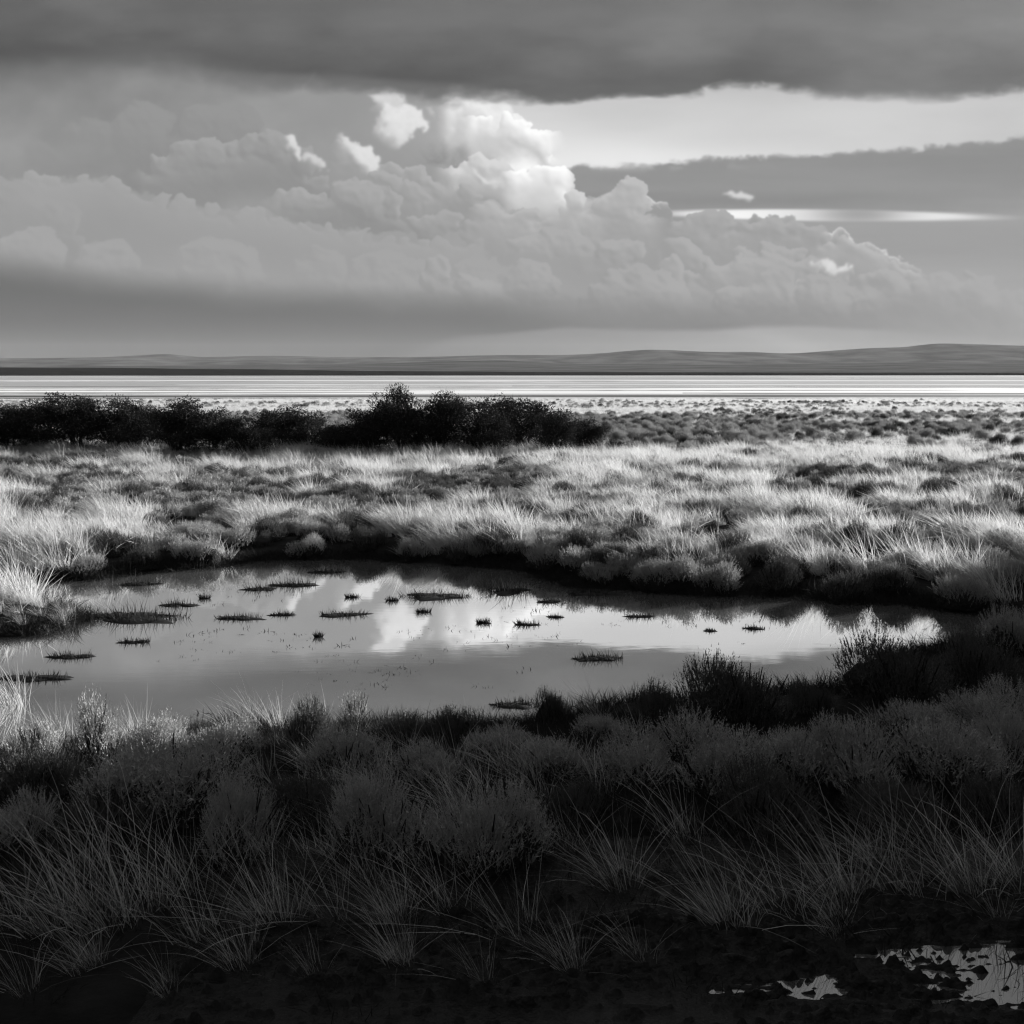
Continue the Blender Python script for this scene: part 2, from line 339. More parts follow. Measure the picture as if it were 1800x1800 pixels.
def signed(x, y, poly):
    x = np.asarray(x, float); y = np.asarray(y, float); d = np.full(x.shape, 1e9); ins = np.zeros(x.shape, bool)
    for i in range(len(poly)):
        ax, ay = poly[i]; bx, by = poly[(i+1) % len(poly)]
        t = np.clip(((x-ax)*(bx-ax)+(y-ay)*(by-ay))/((bx-ax)**2+(by-ay)**2), 0, 1)
        d = np.minimum(d, np.hypot(x-ax-t*(bx-ax), y-ay-t*(by-ay)))
        if ay != by: ins ^= ((ay > y) != (by > y)) & (x < (bx-ax)*(y-ay)/(by-ay)+ax)
    return np.where(ins, -d, d)
W_POND, W_PEN = world_poly(POND), world_poly(PENINSULA)
def shore(x, y):          # metres from the water's edge, positive on land
    a = signed(x, y, W_POND); b = -signed(x, y, W_PEN)
    s = np.where(b > 0, np.where(a < 0, b, np.maximum(a, b)), np.where(a < 0, -np.minimum(-a, -b), a))
    return s+.55*(fbm(np.asarray(x)*.9+40, np.asarray(y)*.9+9, 5, 4)-.5)
def hill(x, y):           # knoll beside the view: its shadow lies over the near bank
    ax, ay, bx, by = 33.9, 34.9, 44.0, 8.0
    t = np.clip(((x-ax)*(bx-ax)+(y-ay)*(by-ay))/((bx-ax)**2+(by-ay)**2), 0, 1)
    d = np.hypot(x-ax-t*(bx-ax), y-ay-t*(by-ay))
    d = d+2.2*(fbm(x*.16+2, y*.16+5, 91, 4)-.5)*sstep(.5, 4, d)
    return 13.0*(1-sstep(.8, 6.6, d))**1.0+1.2*(1-sstep(4, 13, d))*fbm(x*.3, y*.3, 95, 4)
TRACK = (-2.2, 6.6, 5.0, 8.3)
def base_height(x, y):
    x = np.asarray(x, float); y = np.asarray(y, float)
    s = shore(x, y)
    land = .26*(1-np.exp(-np.maximum(s, 0)/.7))+.03*np.minimum(np.maximum(s, 0), 1)
    h = np.where(s > 0, land, -.4*(1-np.exp(np.minimum(s, 0)/.5)))
    hum = fbm(x*.45+3, y*.45+8, 31, 4)-.5
    h = h+np.clip(s, 0, 1)*.22*hum*(1-sstep(6.5, 5, y)*.6)
    h = h+.30*sstep(12, 8.4, y)*np.clip(s, 0, 1)
    far = sstep(120, 175, y)
    h = h*(1-far)+far*(-.02+.42*(fbm(x/260+9, y/16+4, 61, 4)-.5))
    h = h-8*sstep(900, 1300, y)*0
    return h+hill(x, y)
def height(x, y):
    return base_height(x, y)
def grid(xs, ys):
    X, Y = np.meshgrid(xs, ys); nx, ny = len(xs), len(ys)
    i = np.arange(nx*ny).reshape(ny, nx)
    f = np.stack([i[:-1, :-1], i[:-1, 1:], i[1:, 1:], i[1:, :-1]], -1).reshape(-1, 4)
    return X, Y, f
def axis(a, b, step, lo, hi, grow):
    v = list(np.arange(a, b, step)); s = step
    while v[-1] < hi: s *= grow; v.append(v[-1]+s)
    s = step; w = [v[0]]
    while w[-1] > lo: s *= grow; w.append(w[-1]-s)
    return np.array(w[:0:-1]+v)
def in_track(x, y, e): return sstep(TRACK[0], TRACK[0]+e, x)*(1-sstep(TRACK[1]-e, TRACK[1], x))*sstep(TRACK[2], TRACK[2]+e, y)*(1-sstep(TRACK[3]-e, TRACK[3], y))

def ground_material():
    m = bpy.data.materials.new('steppe_soil'); m.use_nodes = True; nt = m.node_tree; N = nt.nodes.new; L = nt.links.new
    b = nt.nodes['Principled BSDF']; b.inputs['Roughness'].default_value = .95; b.inputs['Specular IOR Level'].default_value = .1
    geo = N('ShaderNodeNewGeometry'); sp = N('ShaderNodeSeparateXYZ'); L(geo.outputs['Position'], sp.inputs[0])
    def noise(scale, s, det=6):
        mp = N('ShaderNodeMapping'); mp.inputs['Scale'].default_value = s; L(geo.outputs['Position'], mp.inputs[0])
        n = N('ShaderNodeTexNoise'); n.inputs['Scale'].default_value = scale; n.inputs['Detail'].default_value = det; L(mp.outputs[0], n.inputs['Vector']); return n.outputs['Fac']
    def ramp(f, p0, p1, c0, c1):
        r = N('ShaderNodeMapRange'); r.inputs[1].default_value = p0; r.inputs[2].default_value = p1; r.inputs[3].default_value = c0; r.inputs[4].default_value = c1; L(f, r.inputs[0]); return r.outputs[0]
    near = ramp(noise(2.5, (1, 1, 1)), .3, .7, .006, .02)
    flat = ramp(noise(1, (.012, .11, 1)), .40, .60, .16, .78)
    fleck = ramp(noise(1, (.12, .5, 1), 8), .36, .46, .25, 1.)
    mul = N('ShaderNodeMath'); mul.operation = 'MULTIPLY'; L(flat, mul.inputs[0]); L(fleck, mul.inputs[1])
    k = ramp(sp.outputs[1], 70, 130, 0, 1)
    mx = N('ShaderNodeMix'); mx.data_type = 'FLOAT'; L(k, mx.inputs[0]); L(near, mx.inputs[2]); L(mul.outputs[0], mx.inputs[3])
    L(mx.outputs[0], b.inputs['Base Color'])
    bp = N('ShaderNodeBump'); bp.inputs['Strength'].default_value = .6; bp.inputs['Distance'].default_value = .06; L(noise(9, (1, 1, 1)), bp.inputs['Height']); L(bp.outputs[0], b.inputs['Normal'])
    return m
xs = axis(-16, 20, .16, -9000, 9000, 1.13); ys = axis(4, 32, .14, -200, 12500, 1.06)
X, Y, f = grid(xs, ys)
Z = height(X, Y)-.12*in_track(X, Y, .5)
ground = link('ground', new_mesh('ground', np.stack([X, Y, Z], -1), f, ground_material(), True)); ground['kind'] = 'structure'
tag(ground, 'dark sandy ground of the grassy flat around the pond')

def water_material(name, refl, rough, ripple, rs, base=.02, stretch=(1, 1, 1)):
    m = bpy.data.materials.new(name); m.use_nodes = True; nt = m.node_tree; N = nt.nodes.new; L = nt.links.new
    b = nt.nodes['Principled BSDF']; b.inputs['Base Color'].default_value = (base,)*3+(1,); b.inputs['Roughness'].default_value = .6
    g = N('ShaderNodeBsdfGlossy'); g.inputs['Roughness'].default_value = rough; g.inputs[0].default_value = (.97, .97, .97, 1)
    geo = N('ShaderNodeNewGeometry'); mp = N('ShaderNodeMapping'); mp.inputs['Scale'].default_value = stretch; L(geo.outputs['Position'], mp.inputs[0])
    n = N('ShaderNodeTexNoise'); n.inputs['Scale'].default_value = rs; n.inputs['Detail'].default_value = 3; L(mp.outputs[0], n.inputs['Vector'])
    bp = N('ShaderNodeBump'); bp.inputs['Strength'].default_value = ripple; bp.inputs['Distance'].default_value = .01; L(n.outputs['Fac'], bp.inputs['Height']); L(bp.outputs[0], g.inputs['Normal'])
    mx = N('ShaderNodeMixShader'); mx.inputs[0].default_value = refl; L(b.outputs[0], mx.inputs[1]); L(g.outputs[0], mx.inputs[2]); L(mx.outputs[0], nt.nodes['Material Output'].inputs[0])
    return m
px_, py_, pf = grid(np.linspace(-16, 15, 40), np.linspace(10.2, 24.5, 30))
pond = link('pond_water', new_mesh('pond_water', np.stack([px_, py_, 0*px_], -1), pf, water_material('still_water', .91, .004, .022, 2.2, .42, (1, 3, 1)))); pond['kind'] = 'structure'
px_, py_, pf = grid(np.linspace(-2600, 2600, 30), np.array([168, 200, 260, 400, 700, 1000, 1300]))
lake = link('lake_water', new_mesh('lake_water', np.stack([px_, py_, 0*px_+.02], -1), pf, water_material('shallow_lake', .72, .30, .3, .05, .35, (.2, 2, 1)))); lake['kind'] = 'structure'

# long low flats across the lake: white salt and dark mud
def flat_strip(name, px0, px1, pya, pyb, mat, seed, z, edge=.35):
    xa = np.linspace(px0, px1, 260); n = len(xa); rows = np.linspace(0, 1, 7); V = []
    ya, yb = F_PX*CAM_H/(pya-HY), F_PX*CAM_H/(pyb-HY); mid = (ya+yb)/2; xw = (xa-CX)*mid/F_PX
    k = np.clip(np.minimum(xa-px0, px1-xa)/160, 0, 1)**.6; w = k*(1-edge+2*edge*(fbm(xw/38+3, 0*xw+seed, seed, 5)-.3)); off = (ya-yb)*.35*(fbm(xw/90, 0*xw+seed+9, seed+3, 4)-.5)
    for r in rows: V.append(np.stack([xw, mid+off+(ya-yb)*(r-.5)*w, z*(1-(2*r-1)**2)**.6-.02+0*xw], -1))
    i = np.arange(n*7).reshape(7, n); f = np.stack([i[:-1, :-1], i[:-1, 1:], i[1:, 1:], i[1:, :-1]], -1).reshape(-1, 4)
    o = link(name, new_mesh(name, np.array(V), f, mat, True)); o['kind'] = 'structure'
M_SALT = material('salt_crust', .62, .90, .95, .06, 0, .1, (.15, 1, 1))
M_DARKMUD = material('lake_mud', .02, .05, .9, .4, 0, .1)
flat_strip('salt_flat', -900, 2700, 681.5, 693.5, M_SALT, 3, .10, .2)
flat_strip('salt_flat', -900, 2700, 668.5, 670.2, M_SALT, 13, .10, .5)
flat_strip('salt_flat', 300, 2700, 676, 677.6, M_SALT, 23, .10, .5)
for a in ((-900, 2700, 694.8, 699.0), (-900, 420, 686.2, 687.6), (-900, 700, 690.6, 691.4), (560, 1160, 702.0, 703.6), (-900, 620, 700.0, 701.0), (1200, 2600, 691.2, 692.0), (1240, 1500, 722, 724.2), (1560, 2300, 708, 709), (900, 2700, 678.6, 679.2), (700, 1500, 664.6, 665.0)):
    flat_strip('mud_flat', *a, M_DARKMUD, int(a[2]), .14, .5)

# hills on the far shore: each ridge has its own distance, size and slopes
def ridge(name, pts, dist, depth, mat, seed, rough=.12, ext=1500):
    pts = [(-ext, pts[0][1]+2)]+pts+[(1800+ext, pts[-1][1]+3)]
    gx = np.linspace(pts[0][0], pts[-1][0], 420); gy = np.interp(gx, [p[0] for p in pts], [p[1] for p in pts])
    gy = np.convolve(np.pad(gy, 3, 'edge'), np.array([1, 2, 3, 4, 3, 2, 1])/16, 'valid')
    top = CAM_H+(HY-gy)*dist/F_PX; x = (gx-CX)*dist/F_PX
    rows = np.linspace(-1, 1, 33); V = []
    for r in rows:
        k = (1-abs(r))**1.15; yy = dist+r*depth+0*x
        n = (fbm(x/(depth*.30)+7, yy/(depth*.30), seed, 5)-.5)*top*rough*4*k*(abs(r) > .02)
        V.append(np.stack([x, yy, -3+(top+3)*k+n*np.clip(abs(r)*3, 0, 1)], -1))
    n0, n1 = len(rows), len(x); i = np.arange(n0*n1).reshape(n0, n1)
    f = np.stack([i[:-1, :-1], i[:-1, 1:], i[1:, 1:], i[1:, :-1]], -1).reshape(-1, 4)
    o = link(name, new_mesh(name, np.array(V), f, mat, True)); o['kind'] = 'structure'; return o
M_HILL = material('hill_scrub', .03, .13, .95, .004, 0, .0)
M_BLUFF = material('shore_scrub', .012, .022, .95, .02, 0, .0)
M_PLAIN = material('far_plain', .04, .11, .95, .003, 0, .0, (1, 5, 1))
ridge('hills', [(0, 630), (180, 628), (240, 625), (290, 621), (350, 628), (480, 625), (600, 628), (760, 627), (860, 624), (1000, 624), (1060, 621), (1110, 616), (1150, 614), (1250, 619), (1310, 618), (1390, 622), (1480, 615), (1540, 611), (1590, 611), (1640, 603), (1720, 605), (1800, 608)], 8600, 2300, M_HILL, 71)
ridge('hills', [(0, 645), (300, 642), (600, 640), (760, 636), (880, 633), (1000, 640), (1200, 641), (1400, 640), (1600, 637), (1800, 640)], 5200, 900, M_PLAIN, 73, .10)
ridge('hills', [(0, 646), (230, 646.5), (300, 648), (460, 649), (600, 651.5), (900, 653.5), (1200, 654.5), (1800, 655.2)], 1950, 720, M_BLUFF, 79, .04)

# the air: far things fade a little
M_AIR = bpy.data.materials.new('air'); M_AIR.use_nodes = True; _nt = M_AIR.node_tree; _nt.nodes.remove(_nt.nodes['Principled BSDF'])
_v = _nt.nodes.new('ShaderNodeVolumePrincipled'); _v.inputs['Color'].default_value = (.9, .9, .9, 1); _v.inputs['Density'].default_value = HAZE; _nt.links.new(_v.outputs[0], _nt.nodes['Material Output'].inputs['Volume'])
_b = [(x, y, z) for z in (-14, 330) for y in (-400, 12800) for x in (-17500, 17500)]
haze = link('haze', new_mesh('haze', _b, [[0, 2, 3, 1], [4, 5, 7, 6], [0, 1, 5, 4], [2, 6, 7, 3], [0, 4, 6, 2], [1, 3, 7, 5]], M_AIR)); haze['kind'] = 'stuff'; haze['label'] = 'thin air fading the far hills'

# ------------------------------------------------------------------ plants
def strips(rs, base, direc, length, width, bend, seg=3):
    """curved tapered blades: arrays (n,3) bases and unit directions -> vertices, triangles"""
    n = len(base); side = np.cross(direc, rs.normal(size=(n, 3))); side /= np.linalg.norm(side, axis=1)[:, None]+1e-9
    V = []
    for k in range(seg):
        t = k/seg; c = base+direc*(length*t)[:, None]+bend*(length*t*t)[:, None]
        w = (width*(1-t*.75)*.5)[:, None]; V += [c-side*w, c+side*w]
    V.append(base+direc*length[:, None]+bend*length[:, None])
    nv = 2*seg+1; V = np.stack(V, 1).reshape(-1, 3); o = (np.arange(n)*nv)[:, None]; T = []
    for k in range(seg-1):
        a = 2*k; T += [[a, a+1, a+3], [a, a+3, a+2]]
    T.append([2*seg-2, 2*seg-1, 2*seg])
    return V, (o[:, None, :]+np.array(T)[None]).reshape(-1, 3)
def join(parts):
    V, F, o = [], [], 0
    for v, f in parts: V.append(v); F.append(f+o); o += len(v)
    return np.concatenate(V), np.concatenate(F)
def tube(pts, radii, sides=5):
    pts = np.asarray(pts, float); V = []; n = len(pts)
    for i in range(n):
        d = pts[min(i+1, n-1)]-pts[max(i-1, 0)]; d /= np.linalg.norm(d)+1e-9
        a = np.cross(d, [.3, .8, .5]); a /= np.linalg.norm(a)+1e-9; b = np.cross(d, a)
        for k in range(sides): V.append(pts[i]+radii[i]*(a*math.cos(2*math.pi*k/sides)+b*math.sin(2*math.pi*k/sides)))
    F = []
    for i in range(n-1):
        for k in range(sides):
            p, q = i*sides+k, i*sides+(k+1) % sides; F += [[p, q, q+sides], [p, q+sides, p+sides]]
    return np.array(V), np.array(F)
WIND = np.array([-.42, -.05, 0])
def tuft(seed, n, r, lmin, lmax, w, lean=1., spread=.45, seg=3, mat=None, droop=.25, name='bunchgrass', short=1.6):
    rs = np.random.RandomState(seed); k = rs.randint(2, 5); ca, cq = rs.uniform(0, 6.28, k), rs.uniform(0, .8, k)*r; own = rs.randint(0, k, n)
    a = rs.uniform(0, 2*math.pi, n); q = np.sqrt(rs.uniform(0, 1, n))*r*.7
    base = np.stack([q*np.cos(a)+(cq*np.cos(ca))[own], q*np.sin(a)+(cq*np.sin(ca))[own], -.02+0*q], -1)
    out = np.stack([np.cos(a), np.sin(a), 0*a], -1)*(rs.uniform(.1, 1, n)**1.3*spread*np.where(rs.rand(n) < .14, 3.2, 1))[:, None]
    d = out+WIND*lean*rs.uniform(.2, 1.5, n)[:, None]+np.array([0, 0, 1])+rs.normal(0, .13, (n, 3)); d[:, 2] = np.maximum(d[:, 2], .25); d /= np.linalg.norm(d, axis=1)[:, None]
    L = lmin+(lmax-lmin)*rs.uniform(0, 1, n)**short; b = out*.5+WIND*lean*rs.uniform(-.2, .9, n)[:, None]+rs.normal(0, .16, (n, 3)); b[:, 2] = -droop*rs.uniform(0, 1.6, n)
    me = new_mesh(name, *strips(rs, base, d, L, w*rs.uniform(.5, 1.2, n), b*.6, seg), mat or M_GRASSF)
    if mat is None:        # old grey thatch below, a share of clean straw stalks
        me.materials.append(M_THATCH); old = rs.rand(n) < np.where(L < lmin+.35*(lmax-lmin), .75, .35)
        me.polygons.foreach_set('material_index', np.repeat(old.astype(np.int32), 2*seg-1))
    return me
def lobes(seed, rad, hgt):
    rs = np.random.RandomState(seed+1000)
    return [(rs.uniform(0, 2*math.pi), rs.uniform(.15, .55)*rad, rs.uniform(.45, .72)*rad, rs.uniform(.6, 1.0)*hgt) for _ in range(rs.randint(4, 7))]
def sage_mesh(seed, rad, hgt, twigs, leaf, per, mat, up=.9, name='foliage', open_=0., fuzz=.36):
    """a mound of upright leafy twigs with spikes along its outline"""
    lob = lobes(seed, rad, hgt); k = len(lob); rs = np.random.RandomState(seed)
    tips, dirs = [], []
    for i in range(twigs):
        a, q, r_, h_ = lob[rs.randint(k)]; th = rs.uniform(0, 2*math.pi); u = .2+.8*rs.uniform(0, 1)**.6; c = math.sqrt(1-u*u)
        s = 1-open_*rs.uniform()**2-.28*rs.uniform()**2
        p = np.array([q*math.cos(a)+r_*c*math.cos(th)*s, q*math.sin(a)+r_*c*math.sin(th)*s, h_*(.12+.88*u)*s])
        d = np.array([c*math.cos(th)*.75, c*math.sin(th)*.75, up+.3*u])+rs.normal(0, .16, 3); tips.append(p); dirs.append(d/np.linalg.norm(d))
    tips, dirs = np.array(tips), np.array(dirs); n = len(tips)
    L = rs.uniform(.10, .26, n)*hgt/.7; L[rs.rand(n) < .14] *= 1.7
    t = np.linspace(0, 1, per); B = (tips[:, None]-dirs[:, None]*(L[:, None]*(.75-t[None]))[..., None]).reshape(-1, 3)
    D = np.repeat(dirs, per, 0)+rs.normal(0, fuzz, (n*per, 3)); D /= np.linalg.norm(D, axis=1)[:, None]
    LL = leaf*rs.uniform(.7, 1.3, n*per)*np.tile(1.15-.5*t, n)
    return new_mesh(name, *strips(rs, B, D, LL, LL*.26, rs.normal(0, .1, (n*per, 3)), 1), mat)
def stems_mesh(seed, rad, hgt, n=14, name='stem', core=None):
    rs = np.random.RandomState(seed); P_ = []
    for i in range(n):
        a = rs.uniform(0, 6.28); q = rs.uniform(.2, .75)*rad; e = np.array([q*math.cos(a), q*math.sin(a), hgt*rs.uniform(.5, .9)])
        m = e*.5+np.array([0, 0, -.08*hgt])+rs.normal(0, .05*rad, 3); P_.append(tube([[0, 0, -.04], m*.5, m, e], [.022, .017, .012, .004], 4))
    # dark core of dead wood, added to deepen the shade between twigs
    for (a, q0, r_, h_) in (lobes(core[0], core[1], core[2]) if core else []):
        th, ph = np.meshgrid(np.linspace(0, 2*math.pi, 15)[:-1], np.linspace(0, 1, 6)); q = .66*r_*np.sqrt(np.clip(1-(ph*.98)**2, 0, 1))*(1+.5*(vnoise(th*2.1+seed, ph*5, seed)-.5)); zz = ph*h_*.60*(.8+.4*vnoise(th*1.9, ph*4+9, seed+5))
        i = np.arange(6*14).reshape(6, 14); j = np.roll(i, -1, 1); f4 = np.stack([i[:-1], j[:-1], j[1:], i[1:]], -1).reshape(-1, 4)
        P_.append((np.stack([q0*math.cos(a)+q*np.cos(th), q0*math.sin(a)+q*np.sin(th), zz-.05], -1).reshape(-1, 3), np.concatenate([f4[:, [0, 1, 2]], f4[:, [0, 2, 3]]])))
    return new_mesh(name, *join(P_), M_WOOD)
def tree_meshes(seed, hgt, wid, leaves=17000, leaf=.07):
    rs = np.random.RandomState(seed); tr, cl = [], []; nst = rs.randint(5, 8)
    for s in range(nst):
        a = rs.uniform(0, 6.28); ends = []
        q = rs.uniform(.1, .42)*wid; top = np.array([q*math.cos(a), q*math.sin(a), hgt*rs.uniform(.62, .92)])
        k1 = top*np.array([.25, .25, .3])+rs.normal(0, .05, 3); k2 = top*np.array([.6, .6, .65])+rs.normal(0, .10, 3)
        tr.append(tube([[rs.normal(0, .06), rs.normal(0, .06), -.1], k1, k2, top], [.075, .06, .04, .012], 5))
        for j in range(rs.randint(6, 10)):
            t = rs.uniform(.05, 1.); b0 = (k1+(k2-k1)*t*2) if t < .5 else (k2+(top-k2)*(t*2-1))
            an = rs.uniform(0, 6.28); ln = rs.uniform(.18, .42)*wid*(1.15-.45*t)
            e = b0+np.array([ln*math.cos(an), ln*math.sin(an), rs.uniform(-.05, .34)*ln*1.4]); e[2] = max(e[2], .08*hgt)
            tr.append(tube([b0, (b0+e)/2+rs.normal(0, .04, 3), e], [.028, .018, .006], 4)); cl.append((e, rs.uniform(.11, .2)*wid)); cl.append(((b0+e)/2, rs.uniform(.08, .15)*wid))
        cl.append((top, rs.uniform(.11, .18)*wid))
    w = np.array([c[1]**2 for c in cl]); idx = rs.choice(len(cl), leaves, p=w/w.sum()); C = np.array([c[0] for c in cl])[idx]; S = np.array([c[1] for c in cl])[idx]
    v = rs.normal(size=(leaves, 3)); v /= np.linalg.norm(v, axis=1)[:, None]; v *= (rs.uniform(0, 1, leaves)**.45)[:, None]*np.array([1, 1, .78]); B = C+v*S[:, None]; B[:, 2] = np.maximum(B[:, 2], .05)
    D = v+rs.normal(0, .6, (leaves, 3))+np.array([0, 0, .35]); D /= np.linalg.norm(D, axis=1)[:, None]; L = leaf*rs.uniform(.7, 1.6, leaves)
    parts = [strips(rs, B, D, L, L*.5, 0*D, 2)]
    nt = 60; ii = rs.randint(0, len(cl), nt); B = np.array([cl[i][0] for i in ii]); D = rs.normal(0, .5, (nt, 3))+np.array([0, 0, .9]); D /= np.linalg.norm(D, axis=1)[:, None]
    L = np.array([cl[i][1] for i in ii])*rs.uniform(1., 1.7, nt); parts.append(strips(rs, B, D, L, .02+0*L, rs.normal(0, .15, (nt, 3)), 2))
    return new_mesh('trunk', *join(tr), M_BARK, True), new_mesh('crown', *join(parts), M_TREE)

def stuff_scatter(name, meshes, pts, rot, scl, label, seed=0, tilt=.08):
    rs = np.random.RandomState(seed); src = bpy.data.collections.new(name+'_kinds')
    for i, me in enumerate(meshes): src.objects.link(bpy.data.objects.new(name+'_kind', me))
    n = len(pts); me = bpy.data.meshes.new(name); me.vertices.add(n); me.vertices.foreach_set('co', np.asarray(pts, np.float32).ravel())
    def attr(a, t, v, f): me.attributes.new(a, t, 'POINT').data.foreach_set(f, np.asarray(v).ravel())
    e = np.stack([rs.normal(0, tilt, n), rs.normal(0, tilt, n), rot], -1).astype(np.float32)
    attr('turn', 'FLOAT_VECTOR', e, 'vector'); attr('size', 'FLOAT', np.asarray(scl, np.float32), 'value'); attr('kind_no', 'INT', rs.randint(0, len(meshes), n).astype(np.int32), 'value')
    o = link(name, me); ng = bpy.data.node_groups.new(name, 'GeometryNodeTree')
    ng.interface.new_socket('Geometry', in_out='INPUT', socket_type='NodeSocketGeometry'); ng.interface.new_socket('Geometry', in_out='OUTPUT', socket_type='NodeSocketGeometry')
    N = ng.nodes.new; L = ng.links.new; gi, go = N('NodeGroupInput'), N('NodeGroupOutput'); ip = N('GeometryNodeInstanceOnPoints'); ci = N('GeometryNodeCollectionInfo')
    ci.inputs['Collection'].default_value = src; ci.inputs['Separate Children'].default_value = True; ci.inputs['Reset Children'].default_value = True
    def na(a, t):
        q = N('GeometryNodeInputNamedAttribute'); q.data_type = t; q.inputs['Name'].default_value = a
        return next(s for s in q.outputs if s.enabled and s.name == 'Attribute')
    er = N('FunctionNodeEulerToRotation'); L(na('turn', 'FLOAT_VECTOR'), er.inputs[0])
    L(gi.outputs[0], ip.inputs['Points']); L(ci.outputs[0], ip.inputs['Instance']); ip.inputs['Pick Instance'].default_value = True
    L(na('kind_no', 'INT'), ip.inputs['Instance Index']); L(er.outputs[0], ip.inputs['Rotation']); L(na('size', 'FLOAT'), ip.inputs['Scale']); L(ip.outputs[0], go.inputs[0])
    o.modifiers.new('scatter', 'NODES').node_group = ng; o['kind'] = 'stuff'; o['label'] = label; return o
def wedge(rs, n, y0, y1, m=1.06, pw=1.):   # random places in the visible wedge, evenly spread over the ground
    y = np.sqrt(rs.uniform(y0*y0, y1*y1, n)); x = rs.uniform(-1, 1, n)*(900/F_PX*m)*y; return x, y

# ---- sagebrush: individuals
SAGES = [(sage_mesh(100+i, .62, .70, 1250, .042, 9, M_SAGE), stems_mesh(200+i, .55, .6, core=(100+i, .62, .70))) for i in range(5)]
SAGES_OPEN = [(sage_mesh(140+i, .50, .78, 320, .05, 9, M_SAGE, 1.0, open_=.25), stems_mesh(240+i, .36, .7, 26)) for i in range(2)]
SAGES_DARK = [(sage_mesh(160+i, .60, .72, 1300, .042, 9, M_SAGED, 1.5, fuzz=.24), stems_mesh(260+i, .5, .7, core=(160+i, .60, .72))) for i in range(3)]
SAGES_LOW = [(sage_mesh(180+i, .62, .60, 300, .075, 7, M_SAGE), None) for i in range(4)]
RS = np.random.RandomState(42)
def place_sage(kindset, x, y, z, w, h, label, group, rot=None):
    fo, st = kindset[RS.randint(len(kindset))]
    r = RS.uniform(0, 6.28) if rot is None else rot
    if st is None:
        o = link('sagebrush', fo); parts = [o]; root = o
    else:
        root = bpy.data.objects.new('sagebrush', None); root.empty_display_size = .2; COL.objects.link(root)
        link('foliage', fo, root); link('stem', st, root)
    root.location = (x, y, z); root.rotation_euler = (0, 0, r); root.scale = (w/1.3, w/1.3, h/.78)
    return tag(root, label, 'shrub', group)
# base place in the view, width, height (view units), kind, what sets it apart
BUSH = [
 (300, 1425, 350, 165, 's', 'wide grey sagebrush below the sunlit grass on the near bank at left'),
 (425, 1505, 210, 190, 's', 'tall feathery sagebrush above the long dry grass at lower left'),
 (690, 1505, 260, 175, 's', 'round sagebrush mound in the shade, left of a matching mound at centre'),
 (865, 1510, 270, 180, 's', 'broad round sagebrush mound in the shade, right one of the centre pair'),
 (70, 1405, 220, 105, 'd', 'dark sagebrush at the left frame edge below the sunlit grass'),
 (25, 1475, 190, 95, 's', 'low sagebrush lowest at the left frame edge'),
 (170, 1335, 150, 135, 'o', 'open twiggy sagebrush with sunlit crown at the left pond edge'),
 (60, 1335, 160, 80, 'o', 'small sunlit sagebrush with dark base in the left corner of the pond'),
 (290, 1340, 190, 95, 's', 'sagebrush with sunlit tips between the twiggy shrub and the reeds'),
 (385, 1335, 170, 85, 's', 'low sagebrush with lit top right of the twiggy shrub at the pond'),
 (525, 1320, 140, 95, 'd', 'dark sagebrush under a tuft of bright grass at the pond edge'),
 (628, 1275, 105, 78, 'o', 'small bushy sagebrush with sun on its right edge, standing against the water'),
 (610, 1360, 200, 95, 's', 'rounded sagebrush below the small sun edged shrub'),
 (720, 1305, 140, 70, 'd', 'dim sagebrush at the pond edge left of the centre'),
 (790, 1305, 130, 70, 'd', 'dark upright sagebrush at the middle of the near pond edge'),
 (740, 1375, 190, 80, 's', 'dim sagebrush behind the centre pair of mounds'),
 (880, 1335, 180, 70, 's', 'low sagebrush at the water, left of the small round bush'),
 (972, 1272, 84, 72, 'd', 'small round dark bush alone at the near water edge'),
 (1045, 1300, 130, 60, 's', 'low grey sagebrush right of the small round bush at the water'),
 (1175, 1285, 130, 108, 'd', 'dark spiky sagebrush against the bright water, left of the widest dark shrub'),
 (1315, 1280, 250, 142, 'd', 'wide dark spiky sagebrush standing against the bright water'),
 (1432, 1262, 110, 85, 'd', 'narrow dark sagebrush spike right of the wide dark shrub at the water'),
 (1590, 1240, 260, 130, 'd', 'dark broad sagebrush at the right end of the pond'),
 (1715, 1215, 210, 120, 'd', 'dark grey sagebrush right of the pond end'),
 (1785, 1150, 150, 105, 's', 'sagebrush on the shaded right bank below the tall reeds'),
 (980, 1360, 200, 85, 's', 'grey sagebrush below the small round bush'),
 (1110, 1365, 220, 105, 's', 'grey sagebrush mound behind the tall dry stalks'),
 (1245, 1375, 280, 140, 's', 'large grey sagebrush below the wide dark shrub'),
 (1390, 1370, 230, 120, 's', 'grey sagebrush right of the largest mound in the shaded row'),
 (1510, 1385, 240, 135, 's', 'grey sagebrush in the shaded row, below the narrow dark spike'),
 (1655, 1375, 280, 145, 's', 'big soft grey sagebrush at right in the shaded row'),
 (1775, 1350, 200, 130, 's', 'grey sagebrush at the right frame edge in the shaded row'),
 (1745, 1275, 220, 95, 's', 'pale tipped sagebrush at right, between the pond end and the shaded row'),
 (1610, 1295, 200, 85, 's', 'low sagebrush right below the dark broad shrub of the pond end'),
 (1320, 1465, 300, 125, 'd', 'dark low sagebrush under the large grey mound at right of centre'),
 (1610, 1455, 280, 115, 'd', 'dark low sagebrush under the big soft grey shrub'),
 (1765, 1450, 220, 120, 'd', 'dark sagebrush behind the long grass at the right frame edge'),
 (1015, 1440, 160, 90, 'd', 'dark sagebrush right beside the centre pair of mounds'),
 (200, 1465, 240, 90, 'd', 'dark low sagebrush between the wide left shrub and the long grass'),
 (545, 1440, 220, 110, 'd', 'dark sagebrush between the tall feathery shrub and the centre mounds'),
]
